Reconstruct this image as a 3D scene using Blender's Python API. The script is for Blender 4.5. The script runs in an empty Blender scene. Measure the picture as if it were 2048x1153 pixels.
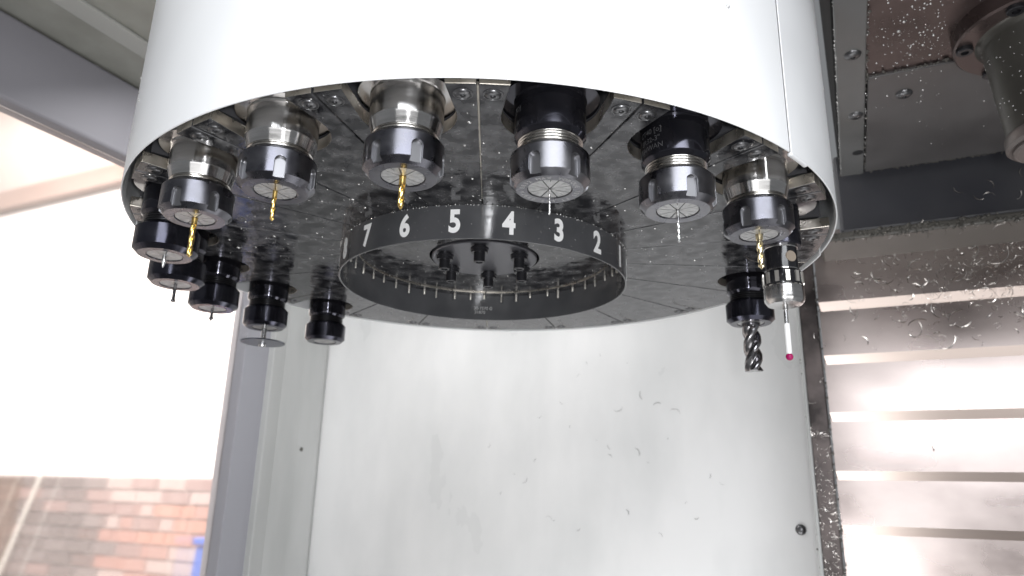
import bpy, bmesh, math, random
from mathutils import Vector, Matrix
R_ = math.radians
rng = random.Random(7)
MM = 0.001
scene = bpy.context.scene
col = scene.collection

# ------------------------------------------------------------------ camera
CAM = Vector((-3.95, -692.02, -229.96))
yaw, pitch, roll = R_(2.726), R_(16.136), R_(1.31)
fwd = Vector((math.sin(yaw)*math.cos(pitch), math.cos(yaw)*math.cos(pitch), math.sin(pitch)))
rgt = Vector((math.cos(yaw), -math.sin(yaw), 0)); upv = rgt.cross(fwd)
r2 = rgt*math.cos(roll) + upv*math.sin(roll); u2 = upv*math.cos(roll) - rgt*math.sin(roll)
cam_d = bpy.data.cameras.new('camera'); cam = bpy.data.objects.new('camera', cam_d); col.objects.link(cam)
cam.matrix_world = Matrix(((r2.x, u2.x, -fwd.x, CAM.x*MM), (r2.y, u2.y, -fwd.y, CAM.y*MM), (r2.z, u2.z, -fwd.z, CAM.z*MM), (0, 0, 0, 1)))
cam_d.sensor_width = 36.0; cam_d.lens = 36.0*1417.9/2048
cam_d.clip_start = 0.02; cam_d.clip_end = 60
cam_d.dof.use_dof = True; cam_d.dof.focus_distance = 0.50; cam_d.dof.aperture_fstop = 12.0
scene.camera = cam
scene.render.resolution_x = 1024; scene.render.resolution_y = 576

# ------------------------------------------------------------------ light
world = bpy.data.worlds.new('World'); scene.world = world; world.use_nodes = True
bg = world.node_tree.nodes['Background']; bg.inputs[0].default_value = (0.93, 0.96, 1.0, 1); bg.inputs[1].default_value = 0.22
vs = scene.view_settings
vs.view_transform = 'Standard'; vs.look = 'None'; vs.exposure = 0.0; vs.gamma = 1.0; vs.use_curve_mapping = False

def area(name, loc, target, sx, sy, radiance, color=(1, 1, 1)):
    d = bpy.data.lights.new(name, 'AREA'); d.shape = 'RECTANGLE'; d.size = sx; d.size_y = sy
    d.energy = radiance*math.pi*sx*sy; d.color = color
    o = bpy.data.objects.new(name, d); col.objects.link(o)
    o.location = loc
    o.rotation_euler = (Vector(target)-Vector(loc)).to_track_quat('-Z', 'Y').to_euler()
    return o
area('door_opening_light', (0.12, -1.75, 0.60), (0, -0.25, 0.0), 1.5, 0.30, 13.0, (0.93, 0.96, 1.0))
area('front_top_fill', (0.35, -1.35, 1.45), (0, -0.2, 0.0), 1.3, 0.5, 10.0)  # added fill from above that whitens the cover, no fixture stands there
area('low_front_fill', (0.1, -1.6, -0.7), (0, 0.2, -0.1), 1.8, 0.8, 2.2)  # added low fill in place of light bouncing off table and floor
area('shop_wall_fill', (-2.0, 0.9, 2.3), (-2.6, 3.4, 0.3), 1.6, 1.2, 75.0, (1.0, 0.97, 0.94))  # added source, only there to overexpose the wall beyond the window
area('lip_fill', (0.58, -0.26, -0.96), (0.58, -0.22, 0.5), 0.8, 0.4, 2.0)  # added fill for the way cover lips to mirror, no real lamp
area('rear_low_fill', (0.12, 0.30, -0.95), (0.15, 0.75, -0.3), 0.9, 0.4, 5.0)  # added fill that brightens the lower back panel
area('rear_top_fill', (-0.28, 0.42, 0.50), (-0.15, 0.95, -0.35), 0.7, 0.3, 7.0)  # added fill, hidden by the cover, brightens the back panel from above
# torch held beside the camera
tl = area('hand_torch', (CAM.x*MM+0.030, CAM.y*MM-0.03, CAM.z*MM+0.018), (-0.02, -0.1, 0.02), 0.035, 0.035, 460.0, (0.97, 0.98, 1.0))

# ------------------------------------------------------------------ materials
def mat(name, base, rough=0.5, metal=0.0, spec=0.5, **kw):
    m = bpy.data.materials.new(name); m.use_nodes = True
    b = m.node_tree.nodes['Principled BSDF']
    b.inputs['Base Color'].default_value = (*base, 1); b.inputs['Roughness'].default_value = rough
    b.inputs['Metallic'].default_value = metal; b.inputs['Specular IOR Level'].default_value = spec
    for k, v in kw.items(): b.inputs[k.replace('_', ' ')].default_value = v
    return m

def turned(m, amount=0.75):
    n_, l_ = m.node_tree.nodes, m.node_tree.links
    b_ = n_['Principled BSDF']; b_.inputs['Anisotropic'].default_value = amount; b_.inputs['Anisotropic Rotation'].default_value = 0.25
    t_ = n_.new('ShaderNodeTangent'); t_.direction_type = 'RADIAL'; t_.axis = 'Z'; l_.new(t_.outputs[0], b_.inputs['Tangent'])
    return m

def nodes(m): return m.node_tree.nodes, m.node_tree.links, m.node_tree.nodes['Principled BSDF']

def vary(m, scale=8.0, c0=None, c1=None, r0=None, r1=None, bump=0.0, bscale=None, stretch=(1, 1, 1), detail=4.0, lo=0.35, hi=0.65, dist=0.002, coord='Object'):
    n, l, b = nodes(m)
    tc = n.new('ShaderNodeTexCoord'); mp = n.new('ShaderNodeMapping'); mp.inputs['Scale'].default_value = stretch
    l.new(tc.outputs[coord], mp.inputs[0])
    nz = n.new('ShaderNodeTexNoise'); nz.inputs['Scale'].default_value = scale; nz.inputs['Detail'].default_value = detail
    l.new(mp.outputs[0], nz.inputs['Vector'])
    rp = n.new('ShaderNodeMapRange'); rp.inputs[1].default_value = lo; rp.inputs[2].default_value = hi
    l.new(nz.outputs['Fac'], rp.inputs[0])
    if c0 is not None:
        mx = n.new('ShaderNodeMix'); mx.data_type = 'RGBA'
        mx.inputs[6].default_value = (*c0, 1); mx.inputs[7].default_value = (*c1, 1)
        l.new(rp.outputs[0], mx.inputs[0]); l.new(mx.outputs[2], b.inputs['Base Color'])
    if r0 is not None:
        rr = n.new('ShaderNodeMapRange'); rr.inputs[3].default_value = r0; rr.inputs[4].default_value = r1
        l.new(rp.outputs[0], rr.inputs[0]); l.new(rr.outputs[0], b.inputs['Roughness'])
    if bump:
        nb = n.new('ShaderNodeTexNoise'); nb.inputs['Scale'].default_value = bscale or scale; nb.inputs['Detail'].default_value = 2
        l.new(mp.outputs[0], nb.inputs['Vector'])
        bp = n.new('ShaderNodeBump'); bp.inputs['Strength'].default_value = bump; bp.inputs['Distance'].default_value = dist
        l.new(nb.outputs['Fac'], bp.inputs['Height']); l.new(bp.outputs[0], b.inputs['Normal'])
    return m

M = {}
M['white'] = vary(mat('white_paint', (0.82, 0.83, 0.84), 0.38), 9, (0.80, 0.81, 0.82), (0.84, 0.85, 0.86), 0.34, 0.46)
M['inner_paint'] = mat('inner_paint', (0.34, 0.36, 0.34), 0.5)
M['plate'] = vary(mat('oily_steel', (0.13, 0.13, 0.13), 0.3, 0.42, 0.3), 70, (0.022, 0.022, 0.025), (0.125, 0.125, 0.13), 0.05, 0.32, bump=0.35, bscale=95, stretch=(1, 1, 0.2), detail=6.5, lo=0.40, hi=0.68, dist=0.0005)
M['land'] = vary(mat('machined_steel_edge', (0.5, 0.47, 0.42), 0.32, 0.9), 60, (0.42, 0.39, 0.34), (0.62, 0.58, 0.52), 0.25, 0.45)
M['ring'] = vary(mat('dark_grey_ring_paint', (0.075, 0.077, 0.08), 0.3), 25, (0.062, 0.064, 0.068), (0.080, 0.081, 0.086), 0.09, 0.20, bump=0.2, bscale=75, dist=0.0006)
M['digit'] = mat('white_vinyl', (0.9, 0.9, 0.9), 0.5)
M['etch'] = mat('dim_etching', (0.055, 0.055, 0.058), 0.5)
M['stamp'] = mat('faint_print', (0.42, 0.42, 0.42), 0.5)
M['dark'] = mat('dark_interior', (0.02, 0.02, 0.022), 0.5)
M['fork'] = mat('dark_plastic', (0.06, 0.06, 0.065), 0.4)
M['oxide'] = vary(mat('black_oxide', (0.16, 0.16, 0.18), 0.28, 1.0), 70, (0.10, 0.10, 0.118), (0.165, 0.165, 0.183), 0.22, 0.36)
M['oxide_highlit'] = vary(mat('highlit_black_oxide', (0.25, 0.25, 0.27), 0.28, 1.0), 60, (0.135, 0.135, 0.155), (0.23, 0.23, 0.245), 0.22, 0.38)  # lighter copy of the oxide: a brighter highlight put into the colour
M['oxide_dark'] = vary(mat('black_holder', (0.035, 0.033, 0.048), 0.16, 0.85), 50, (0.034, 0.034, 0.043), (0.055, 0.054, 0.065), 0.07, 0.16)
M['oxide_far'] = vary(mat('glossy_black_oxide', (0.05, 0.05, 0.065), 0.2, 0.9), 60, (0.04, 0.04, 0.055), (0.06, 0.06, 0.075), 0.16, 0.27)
M['silver'] = vary(mat('ground_steel', (0.55, 0.53, 0.51), 0.2, 1.0), 40, (0.54, 0.53, 0.52), (0.68, 0.67, 0.665), 0.12, 0.24, stretch=(1, 1, 6))
turned(M['silver'], 0.9)
turned(M['oxide'], 0.5); turned(M['oxide_highlit'], 0.5); turned(M['oxide_dark'], 0.2); turned(M['oxide_far'], 0.4)
M['slot'] = mat('worn_slot_steel', (0.21, 0.21, 0.22), 0.36, 0.95)
M['thread_dark'] = mat('dark_thread_steel', (0.06, 0.06, 0.065), 0.3, 0.9)  # darker thread metal, used on the far holders
M['thread'] = mat('thread_steel', (0.52, 0.50, 0.47), 0.22, 1.0)
M['collet'] = vary(mat('collet_steel', (0.5, 0.5, 0.5), 0.45, 0.8), 300, (0.40, 0.40, 0.40), (0.52, 0.52, 0.52), 0.4, 0.55)
M['gold'] = mat('gold_coating', (0.90, 0.64, 0.22), 0.22, 1.0)
M['pale_gold'] = mat('pale_gold_coating', (0.86, 0.74, 0.48), 0.22, 1.0)
M['bright'] = mat('bright_steel', (0.72, 0.72, 0.72), 0.2, 1.0)
M['carbide'] = mat('grey_carbide', (0.36, 0.35, 0.36), 0.2, 1.0)
M['screw'] = mat('screw_steel', (0.16, 0.16, 0.165), 0.3, 0.9)
M['bolt'] = mat('black_bolt', (0.03, 0.03, 0.034), 0.32, 0.5)
M['hub'] = mat('hub_grey', (0.11, 0.11, 0.122), 0.35, 0.5)
M['pin'] = mat('pin_steel', (0.7, 0.67, 0.62), 0.3, 0.8)
M['ruby'] = mat('ruby', (0.36, 0.004, 0.10), 0.08)
M['ceramic'] = mat('white_ceramic', (0.9, 0.9, 0.9), 0.25)
M['window_disc'] = mat('amber_window', (0.30, 0.25, 0.20), 0.15)
M['black_gloss'] = mat('black_gloss', (0.012, 0.012, 0.014), 0.15)
M['saw'] = mat('saw_steel', (0.20, 0.21, 0.24), 0.28, 0.9)
M['backwall'] = vary(mat('pale_grey_enamel', (0.74, 0.75, 0.74), 0.28), 3.2, (0.62, 0.63, 0.63), (0.80, 0.80, 0.80), 0.20, 0.42, stretch=(1.5, 1, 0.7), lo=0.25, hi=0.62, detail=5.5)
M['post'] = vary(mat('grey_enamel', (0.42, 0.42, 0.43), 0.4), 6, (0.38, 0.385, 0.38), (0.45, 0.455, 0.45), 0.32, 0.5, stretch=(2, 2, 0.4))
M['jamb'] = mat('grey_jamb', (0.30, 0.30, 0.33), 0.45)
M['beam'] = mat('grey_beam', (0.235, 0.228, 0.25), 0.55)
M['ceil'] = vary(mat('olive_grey_sheet', (0.30, 0.30, 0.27), 0.6), 12, (0.27, 0.27, 0.24), (0.33, 0.33, 0.30))
M['rib'] = mat('rib_grey', (0.40, 0.40, 0.38), 0.6)
M['pane'] = None
M['stainless'] = vary(mat('stainless', (0.58, 0.54, 0.52), 0.25, 1.0), 9, (0.34, 0.285, 0.268), (0.54, 0.47, 0.445), 0.20, 0.40, bump=0.12, bscale=5, dist=0.003, stretch=(1, 1, 1.6), detail=8, lo=0.2, hi=0.8)
M['lip'] = mat('stainless_lip', (0.66, 0.56, 0.51), 0.34, 1.0)
M['strip'] = vary(mat('dirty_strip', (0.2, 0.17, 0.165), 0.4, 0.8), 20, (0.05, 0.043, 0.042), (0.16, 0.135, 0.13), 0.3, 0.5)
M['dull_chip'] = mat('dull_chip', (0.16, 0.16, 0.165), 0.4, 0.7)
M['housing'] = mat('black_housing', (0.012, 0.012, 0.013), 0.7, 0.0, 0.05)
M['navy'] = vary(mat('dark_slate_paint', (0.045, 0.046, 0.055), 0.4), 7, (0.040, 0.041, 0.050), (0.055, 0.055, 0.062), 0.33, 0.5)
M['head_grey'] = vary(mat('grey_head_paint', (0.14, 0.135, 0.135), 0.4), 8, (0.075, 0.070, 0.070), (0.12, 0.115, 0.115), 0.3, 0.5)
M['head_strip'] = vary(mat('grey_strip_paint', (0.17, 0.17, 0.17), 0.4), 10, (0.115, 0.115, 0.112), (0.15, 0.15, 0.15), 0.3, 0.5)
M['head_brown'] = vary(mat('brown_reflection_steel', (0.16, 0.12, 0.11), 0.3, 0.6), 14, (0.065, 0.048, 0.045), (0.12, 0.09, 0.085), 0.2, 0.4, bump=0.25, bscale=40, dist=0.001)  # brown that the shiny steel mirrors, put into its base colour
M['nose'] = vary(mat('olive_casting', (0.10, 0.095, 0.085), 0.35, 0.4), 10, (0.045, 0.042, 0.037), (0.08, 0.075, 0.066), 0.25, 0.4)
M['nose_face'] = mat('nose_face', (0.15, 0.132, 0.125), 0.4, 0.4)
M['chip'] = mat('aluminium_chip', (0.72, 0.68, 0.64), 0.25, 1.0)
M['dirt'] = mat('oily_dirt', (0.10, 0.095, 0.085), 0.4)
M['drop'] = mat('coolant_bead', (0.75, 0.75, 0.74), 0.12, 0.8)  # pale metal base puts the sparkle into the bead colour
M['glare_band'] = vary(mat('white_glare_tone', (0.80, 0.76, 0.74), 0.8), 1.2, (0.76, 0.71, 0.69), (0.84, 0.81, 0.79))  # white upper wall: overexposed glare put into its colour
M['pink_wall'] = vary(mat('pinkish_dimmed_tone', (0.42, 0.34, 0.31), 0.8), 1.0, (0.33, 0.26, 0.235), (0.50, 0.42, 0.39))  # pinkish wall, its weaker brightness higher up put into the colour
M['mortar'] = mat('mortar', (0.66, 0.60, 0.58), 0.9)
M['wood'] = vary(mat('brown_wood', (0.14, 0.085, 0.06), 0.7), 4, (0.10, 0.06, 0.042), (0.17, 0.105, 0.075), stretch=(1, 1, 6))
M['batten'] = vary(mat('pale_brown_wood', (0.3, 0.2, 0.16), 0.7), 1.0, (0.13, 0.085, 0.07), (0.36, 0.27, 0.235), lo=0.3, hi=0.7)
M['blue'] = mat('blue_plastic', (0.03, 0.13, 0.55), 0.4)
M['whitepole'] = mat('white_pole', (0.8, 0.78, 0.72), 0.5)
M['pan'] = mat('machine_pan', (0.10, 0.10, 0.10), 0.5)
M['floor'] = mat('shop_floor_paint', (0.30, 0.29, 0.28), 0.6)
# window pane: blurs the view, a translucent mix adds a pale haze
pm = bpy.data.materials.new('hazy_polycarbonate'); pm.use_nodes = True
n, l = pm.node_tree.nodes, pm.node_tree.links
n.remove(n['Principled BSDF'])
tr = n.new('ShaderNodeBsdfTransparent'); tr.inputs[0].default_value = (0.97, 0.97, 0.97, 1)
rf = n.new('ShaderNodeBsdfRefraction'); rf.inputs['Roughness'].default_value = 0.21; rf.inputs['IOR'].default_value = 1.05; rf.inputs['Color'].default_value = (1, 0.985, 0.975, 1)
gl = n.new('ShaderNodeBsdfGlossy'); gl.inputs['Roughness'].default_value = 0.2
hz = n.new('ShaderNodeBsdfTranslucent'); hz.inputs['Color'].default_value = (0.95, 0.90, 0.87, 1)
fr = n.new('ShaderNodeFresnel'); fr.inputs[0].default_value = 1.25
m1 = n.new('ShaderNodeMixShader'); m1.inputs[0].default_value = 0.85; l.new(tr.outputs[0], m1.inputs[1]); l.new(rf.outputs[0], m1.inputs[2])
m2 = n.new('ShaderNodeMixShader'); m2.inputs[0].default_value = 0.11; l.new(m1.outputs[0], m2.inputs[1]); l.new(hz.outputs[0], m2.inputs[2])
ms = n.new('ShaderNodeMixShader'); l.new(fr.outputs[0], ms.inputs[0]); l.new(m2.outputs[0], ms.inputs[1]); l.new(gl.outputs[0], ms.inputs[2])
l.new(ms.outputs[0], n['Material Output'].inputs[0])
M['pane'] = pm
BRICKS = []
for i, c in enumerate([(0.30, 0.20, 0.185), (0.15, 0.12, 0.115), (0.40, 0.22, 0.185), (0.20, 0.165, 0.16), (0.46, 0.245, 0.19), (0.46, 0.36, 0.335)]):
    BRICKS.append(vary(mat('brick_clay_%d' % i, c, 0.85), 18, tuple(x*0.85 for x in c), tuple(min(1, x*1.15) for x in c), coord='Generated'))

# ------------------------------------------------------------------ builders (millimetres)
def mesh(name, verts, faces, m, smooth=None):
    me = bpy.data.meshes.new(name)
    me.from_pydata([(x*MM, y*MM, z*MM) for x, y, z in verts], [], faces)
    bm = bmesh.new(); bm.from_mesh(me); bmesh.ops.recalc_face_normals(bm, faces=bm.faces); bm.to_mesh(me); bm.free()
    if smooth is not None:
        for p in me.polygons: p.use_smooth = True
        me.set_sharp_from_angle(angle=R_(smooth))
    me.materials.append(m if not isinstance(m, str) else M[m])
    return me

def link(name, me, parent=None, loc=(0, 0, 0), rz=0.0):
    o = bpy.data.objects.new(name, me); col.objects.link(o)
    o.location = Vector(loc)*MM; o.rotation_euler = (0, 0, rz)
    if parent: o.parent = parent
    return o

def tag(o, label, cat, group=None, kind=None):
    o['label'] = label; o['category'] = cat
    if group: o['group'] = group
    if kind: o['kind'] = kind
    return o

def thing(name, label, cat, loc=(0, 0, 0), rz=0.0, group=None):
    o = link(name, None, None, loc, rz); o.empty_display_size = 0.01
    return tag(o, label, cat, group)

def box(x0, x1, y0, y1, z0, z1):
    v = [(x0, y0, z0), (x1, y0, z0), (x1, y1, z0), (x0, y1, z0), (x0, y0, z1), (x1, y0, z1), (x1, y1, z1), (x0, y1, z1)]
    return v, [(0, 3, 2, 1), (4, 5, 6, 7), (0, 1, 5, 4), (1, 2, 6, 5), (2, 3, 7, 6), (3, 0, 4, 7)]

def bevel(o, w, seg=2):
    b = o.modifiers.new('bevel', 'BEVEL'); b.width = w*MM; b.segments = seg; b.limit_method = 'ANGLE'; b.angle_limit = R_(40)
    return o

def lathe(prof, seg=64, closed=False):
    v, f = [], []; k = len(prof)
    for i in range(seg):
        a = 2*math.pi*i/seg
        for r, z in prof: v.append((r*math.cos(a), r*math.sin(a), z))
    for i in range(seg):
        j = (i+1) % seg
        for q in range(k if closed else k-1):
            q2 = (q+1) % k
            f.append((i*k+q, j*k+q, j*k+q2, i*k+q2))
    if not closed:
        if prof[0][0] > 1e-6: f.append(tuple(i*k for i in range(seg)))
        if prof[-1][0] > 1e-6: f.append(tuple(i*k+k-1 for i in range(seg)))
    return v, f

def arc_strip(r0, r1, z0, z1, a0, a1, seg):
    """a curved wall between two radii, heights and angles (angle 0 = front, towards +x)"""
    v, f = [], []
    full = abs(a1-a0) > 359.9
    n_ = seg if full else seg+1
    for i in range(n_):
        a = R_(a0+(a1-a0)*i/seg)
        s, c = math.sin(a), -math.cos(a)
        for r, z in ((r0, z0), (r1, z0), (r1, z1), (r0, z1)): v.append((r*s, r*c, z))
    for i in range(seg):
        j = (i+1) % n_
        for q in range(4): f.append((i*4+q, j*4+q, j*4+(q+1) % 4, i*4+(q+1) % 4))
    if not full:
        f.append((0, 1, 2, 3)); e = seg*4; f.append((e+3, e+2, e+1, e))
    return v, f

def prism(outline, z0, z1):
    k = len(outline)
    v = [(x, y, z0) for x, y in outline]+[(x, y, z1) for x, y in outline]
    f = [tuple(range(k))[::-1], tuple(range(k, 2*k))]
    for i in range(k):
        j = (i+1) % k; f.append((i, j, j+k, i+k))
    return v, f

def glyphs(text, size, m, name, bold=0.0, xs=1.0, depth=0.0, spacing=1.0):
    """flat text mesh, centred, in millimetres, x right / y up"""
    cu = bpy.data.curves.new('t', 'FONT'); cu.body = text; cu.size = size; cu.align_x = 'CENTER'; cu.align_y = 'CENTER'
    cu.offset = bold; cu.extrude = depth; cu.space_character = spacing; cu.resolution_u = 6
    o = bpy.data.objects.new('t', cu); col.objects.link(o)
    dg = bpy.context.evaluated_depsgraph_get(); me = bpy.data.meshes.new_from_object(o.evaluated_get(dg))
    bpy.data.objects.remove(o); bpy.data.curves.remove(cu)
    vs_ = [v.co.copy() for v in me.vertices]
    ys = [v.y for v in vs_]; cy = (min(ys)+max(ys))/2; xs_ = [v.x for v in vs_]; cx = (min(xs_)+max(xs_))/2
    fs = [tuple(p.vertices) for p in me.polygons]; bpy.data.meshes.remove(me)
    return [((v.x-cx)*xs, v.y-cy, v.z) for v in vs_], fs

def wrap_out(verts, r, z, a0):
    """lay flat glyphs on the outside of a vertical cylinder (angle 0 = front)"""
    out = []
    for x, y, d in verts:
        a = R_(a0)+x/r; out.append(((r+d)*math.sin(a), -(r+d)*math.cos(a), z+y))
    return out

# machine frame: u to the right, w into the machine, z up; rotated 28 degrees about the vertical
MA = R_(28.0)
def mpos(u, w, z=0.0): return (CAM.x+u*math.cos(MA)+w*math.sin(MA), CAM.y-u*math.sin(MA)+w*math.cos(MA), z)
def mthing(name, label, cat, u, w, z, group=None): return thing(name, label, cat, mpos(u, w, z), -MA, group)
def mpart(name, vf, m, parent, base, smooth=None):
    v, f = vf
    return link(name, mesh(name, [(x-base[0], y-base[1], z-base[2]) for x, y, z in v], f, m, smooth), parent)
def mobj(name, label, cat, vf, m, base, smooth=None, group=None):
    v, f = vf
    o = link(name, mesh(name, [(x-base[0], y-base[1], z-base[2]) for x, y, z in v], f, m, smooth), None, mpos(*base), -MA)
    return tag(o, label, cat, group)

# ================================================================== SETTING
WB = 1450.0
b = (-640, WB, -470)
bw = mthing('back_panel', 'pale grey enamelled sheet metal back panel below the tool carousel', 'panel', *b)
bevel(mpart('sheet', box(-1300, -64, WB, WB+3, -900, 900), 'backwall', bw, b), 1)
mpart('edge_flange', box(-64, -58, WB-10, WB+3, -900, 300), 'post', bw, b)
bolt_prof = [(0, -5), (3, -5), (7, -4), (9, -2), (9.5, 0)]
v, f = lathe(bolt_prof, 20); me = mesh('button_bolt', [(x, z, y) for x, y, z in v], f, 'screw', 40)
link('bolt', me, bw, (-95+640, -1, -282+470))

# corner column, a folded sheet
prof = [(-1250, 1206), (-1250, 1281), (-1237, 1284), (-1237, 1290), (-1243, 1330), (-1226, 1386), (-1199, 1430), (-1203, 1438), (-1208, 1449), (-1300, 1449), (-1300, 1206)]
cp = mthing('corner_column', 'grey folded sheet metal corner column beside the bright window', 'column', -1270, 1320, -900)
v, f = prism(prof, -900, 900); cm = mesh('folded_sheet', [(x+1270, y-1320, z+900) for x, y, z in v], f, 'post')
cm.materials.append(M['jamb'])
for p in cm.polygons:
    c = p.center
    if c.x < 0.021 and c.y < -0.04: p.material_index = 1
bevel(link('folded_sheet', cm, cp), 2.0, 2)
v, f = lathe([(0, -3), (4, -2.6), (5, 0)], 16); link('bolt', mesh('bolt', [(z, y, x) for x, y, z in v], f, 'dirt', 40), cp, (-1215+1270-3, 1398-1320-3, -138+900))

# window beam and ceiling
bm_ = mthing('window_beam', 'grey horizontal beam above the bright window', 'beam', -1280, 800, 398)
bevel(mpart('beam_sheet', box(-1310, -1250, 60, 1206, 398, 551), 'beam', bm_, (-1280, 800, 398)), 7, 3)
b = (-900, 800, 551)
ce = mthing('ceiling_panel', 'olive grey ribbed ceiling sheet at the upper left', 'ceiling panel', *b)
mpart('sheet', box(-1310, -500, 60, 1450, 556, 560), 'ceil', ce, b)
bevel(mpart('rib', box(-1147, -1100, 60, 1440, 549, 556), 'rib', ce, b), 2)
bevel(mpart('rib', box(-900, -850, 60, 1440, 549, 556), 'rib', ce, b), 2)
# window pane
mobj('window_pane', 'hazy polycarbonate window pane under the grey beam', 'window pane', box(-1283, -1279, 60, 1206, -700, 398), 'pane', (-1281, 700, -700))
fl = mobj('machine_floor', 'dark machine floor pan', 'floor', box(-1250, 900, -700, 1450, -1010, -1000), 'pan', (0, 600, -1000)); fl['kind'] = 'structure'
sf = mobj('shop_floor', 'grey workshop floor', 'floor', box(-7000, -1310, -1500, 2400, -1310, -1300), 'floor', (-3500, 600, -1300)); sf['kind'] = 'structure'

# brick wall of the workshop outside, seen through the pane
WW = 2400.0
b = (-3500, WW, -1300)
sw = mthing('brick_wall', 'workshop wall with glare painted white above bare brickwork, beyond the window', 'wall', *b)
mpart('glare_band', box(-7000, -1300, WW, WW+90, -190, 1500), 'glare_band', sw, b)
mpart('upper_wall', box(-7000, -1300, WW-4, WW+90, 1500, 3400), 'pink_wall', sw, b)
mpart('mortar_bed', box(-7000, -1300, WW-9, WW+90, -1300, -190), 'mortar', sw, b)
bmesh_cache = {}
for L in (165, 79):
    v, f = box(-L/2, L/2, -12, 12, -25.5, 25.5)
    for k, bmt in enumerate(BRICKS): bmesh_cache[L, k] = mesh('brick', v, f, bmt)
row = 0; z = -224.0
while z > -800:
    u = -4300 + (row % 2)*43
    alt = row % 2
    while u < -2300:
        L = 165 if (row+int((u+4300)//120)) % 3 else 79
        right = (u+3300)/900.0
        pr = rng.random()
        if z > -290 and u > -3350: k = 5 if pr < .6 else 0  # paler top bricks: washed-out haze put into the brick colour
        elif u > -3000 and z > -560: k = 4 if pr < .5 else (2 if pr < .8 else 5)
        elif u > -3250: k = 2 if pr < .35 else (0 if pr < .7 else 5)
        else: k = [1, 1, 3, 0, 3][int(pr*5)]
        o = link('brick', bmesh_cache[L, k], sw, (u+L/2+3500, -4-rng.random()*5, z+1300))
        u += L+10
    z -= 59; row += 1
b = (-4000, WW-30, 1370)
tag(mobj('wooden_batten', 'brown wooden batten across the pale wall above the window view', 'batten', box(-6500, -1500, WW-60, WW-1, 1385, 1500), 'batten', b), 'blurred brown horizontal batten on the pale wall just under the beam', 'batten')
b = (-4000, WW-20, -1300)
bevel(mobj('wooden_board', 'dark brown upright board at the lower left edge', 'board', box(-4400, -3900, WW-60, WW-12, -1300, -208), 'wood', b), 4)
# leaning pole
p0, p1 = Vector((-3905, 2330, -800)), Vector((-3700, 2390, -10))
d = (p1-p0); v, f = lathe([(0, 0), (9, 0), (9, d.length), (0, d.length)], 12)
po = link('leaning_pole', mesh('leaning_pole', v, f, 'whitepole', 40), None, mpos(*p0))
po.rotation_euler = (Matrix.Rotation(-MA, 3, 'Z') @ d.to_track_quat('Z', 'Y').to_matrix()).to_euler()
tag(po, 'thin white pole leaning against the dark bricks', 'pole')
b = (-2200, 2250, -1300)
bn = mthing('blue_bin', 'bright blue upright bin beside the brick wall at the window edge', 'bin', *b)
v, f = box(-2345, -2050, 2140, 2380, -1300, -430)
v = [(x-(90 if z < -1000 and x < -2300 else 0), y, z) for x, y, z in v]
bevel(mpart('body', (v, f), 'blue', bn, b), 12, 3)
bevel(mpart('rim', box(-2357, -2040, 2130, 2384, -452, -425), 'blue', bn, b), 8, 3)

# ------------------------------------------------------------------ way cover on the right
WC = 1250.0
b = (300, WC, -700)
wc = mthing('way_cover', 'stepped stainless steel telescopic way cover with stuck metal chips', 'way cover', *b)
steps = [200, 73, -16, -108, -199, -280, -365, -450, -540, -630, -700]
for i in range(len(steps)-1):
    zt, zb = steps[i]+14, steps[i+1]
    y0 = WC+i*5.0
    lean = 7
    x0 = -24+i*0.0
    # flat face, folded lip at its lower edge
    v = [(x0, y0+lean, zt), (760, y0+lean, zt), (760, y0, zb+14), (x0, y0, zb+14), (x0+3, y0+12, zb-1), (760, y0+12, zb-1),
         (x0, y0+lean+14, zt), (760, y0+lean+14, zt), (760, y0+16, zb-1), (x0+3, y0+16, zb-1)]
    pn = mpart('panel', (v, [(0, 1, 2, 3), (0, 6, 7, 1)]), 'stainless', wc, b)
    mpart('lip', (v, [(3, 2, 5, 4), (4, 5, 8, 9)]), 'lip', pn, b)
# guide strip left of the way cover
b = (-42, WC, -700)
gs = mthing('guide_strip', 'narrow upright metal strip with chips between back panel and way cover', 'strip', *b)
bevel(mpart('strip', box(-56, -27, WC+18, WC+30, -700, 215), 'strip', gs, b), 2)
bevel(mpart('edge', box(-60, -55, WC+6, WC+40, -700, 225), 'post', gs, b), 1.2)

# ------------------------------------------------------------------ spindle head, upper right
HZ = 265.0
b = (320, 900, HZ)
hd = mthing('spindle_head', 'dark grey spindle head casting with spindle nose at the upper right', 'spindle head', *b)
bevel(mpart('housing', box(27, 800, 300, 1150, HZ+3, 900), 'housing', hd, b), 6)
bevel(mpart('edge_strip', box(29, 61, 300, 1146, HZ-4, HZ+3), 'head_strip', hd, b), 1.5)
bevel(mpart('cover_plate', box(63.5, 800, 862, 1143, HZ-3, HZ+3), 'head_grey', hd, b), 1.5)
mpart('underside', box(61, 800, 300, 862, HZ+1, HZ+4), 'head_brown', hd, b)
bevel(mpart('rear_apron', box(20, 800, 1160, 1240, 172, HZ+40), 'navy', hd, b), 5)
bevel(mpart('chip_ledge', box(-10, 800, 1150, 1262, 158, 171), 'dirt', hd, b), 3)
v, f = lathe([(0, -3.2), (2.6, -3.2), (2.6, -4.6), (6, -4.0), (8.8, -2.0), (9.6, 0)], 24); sm = mesh('button_screw', v, f, 'screw', 40)
for u, w in ((47, 800), (50, 948), (105, 915)): link('screw', sm, hd, (u-320, w-900, -3.5))
v, f = lathe([(0, -0.4), (7.5, -0.4), (7.5, 0)], 24); link('screw_hole', mesh('screw_hole', v, f, 'dark'), hd, (53-320, 1065-900, -4.2))
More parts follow.
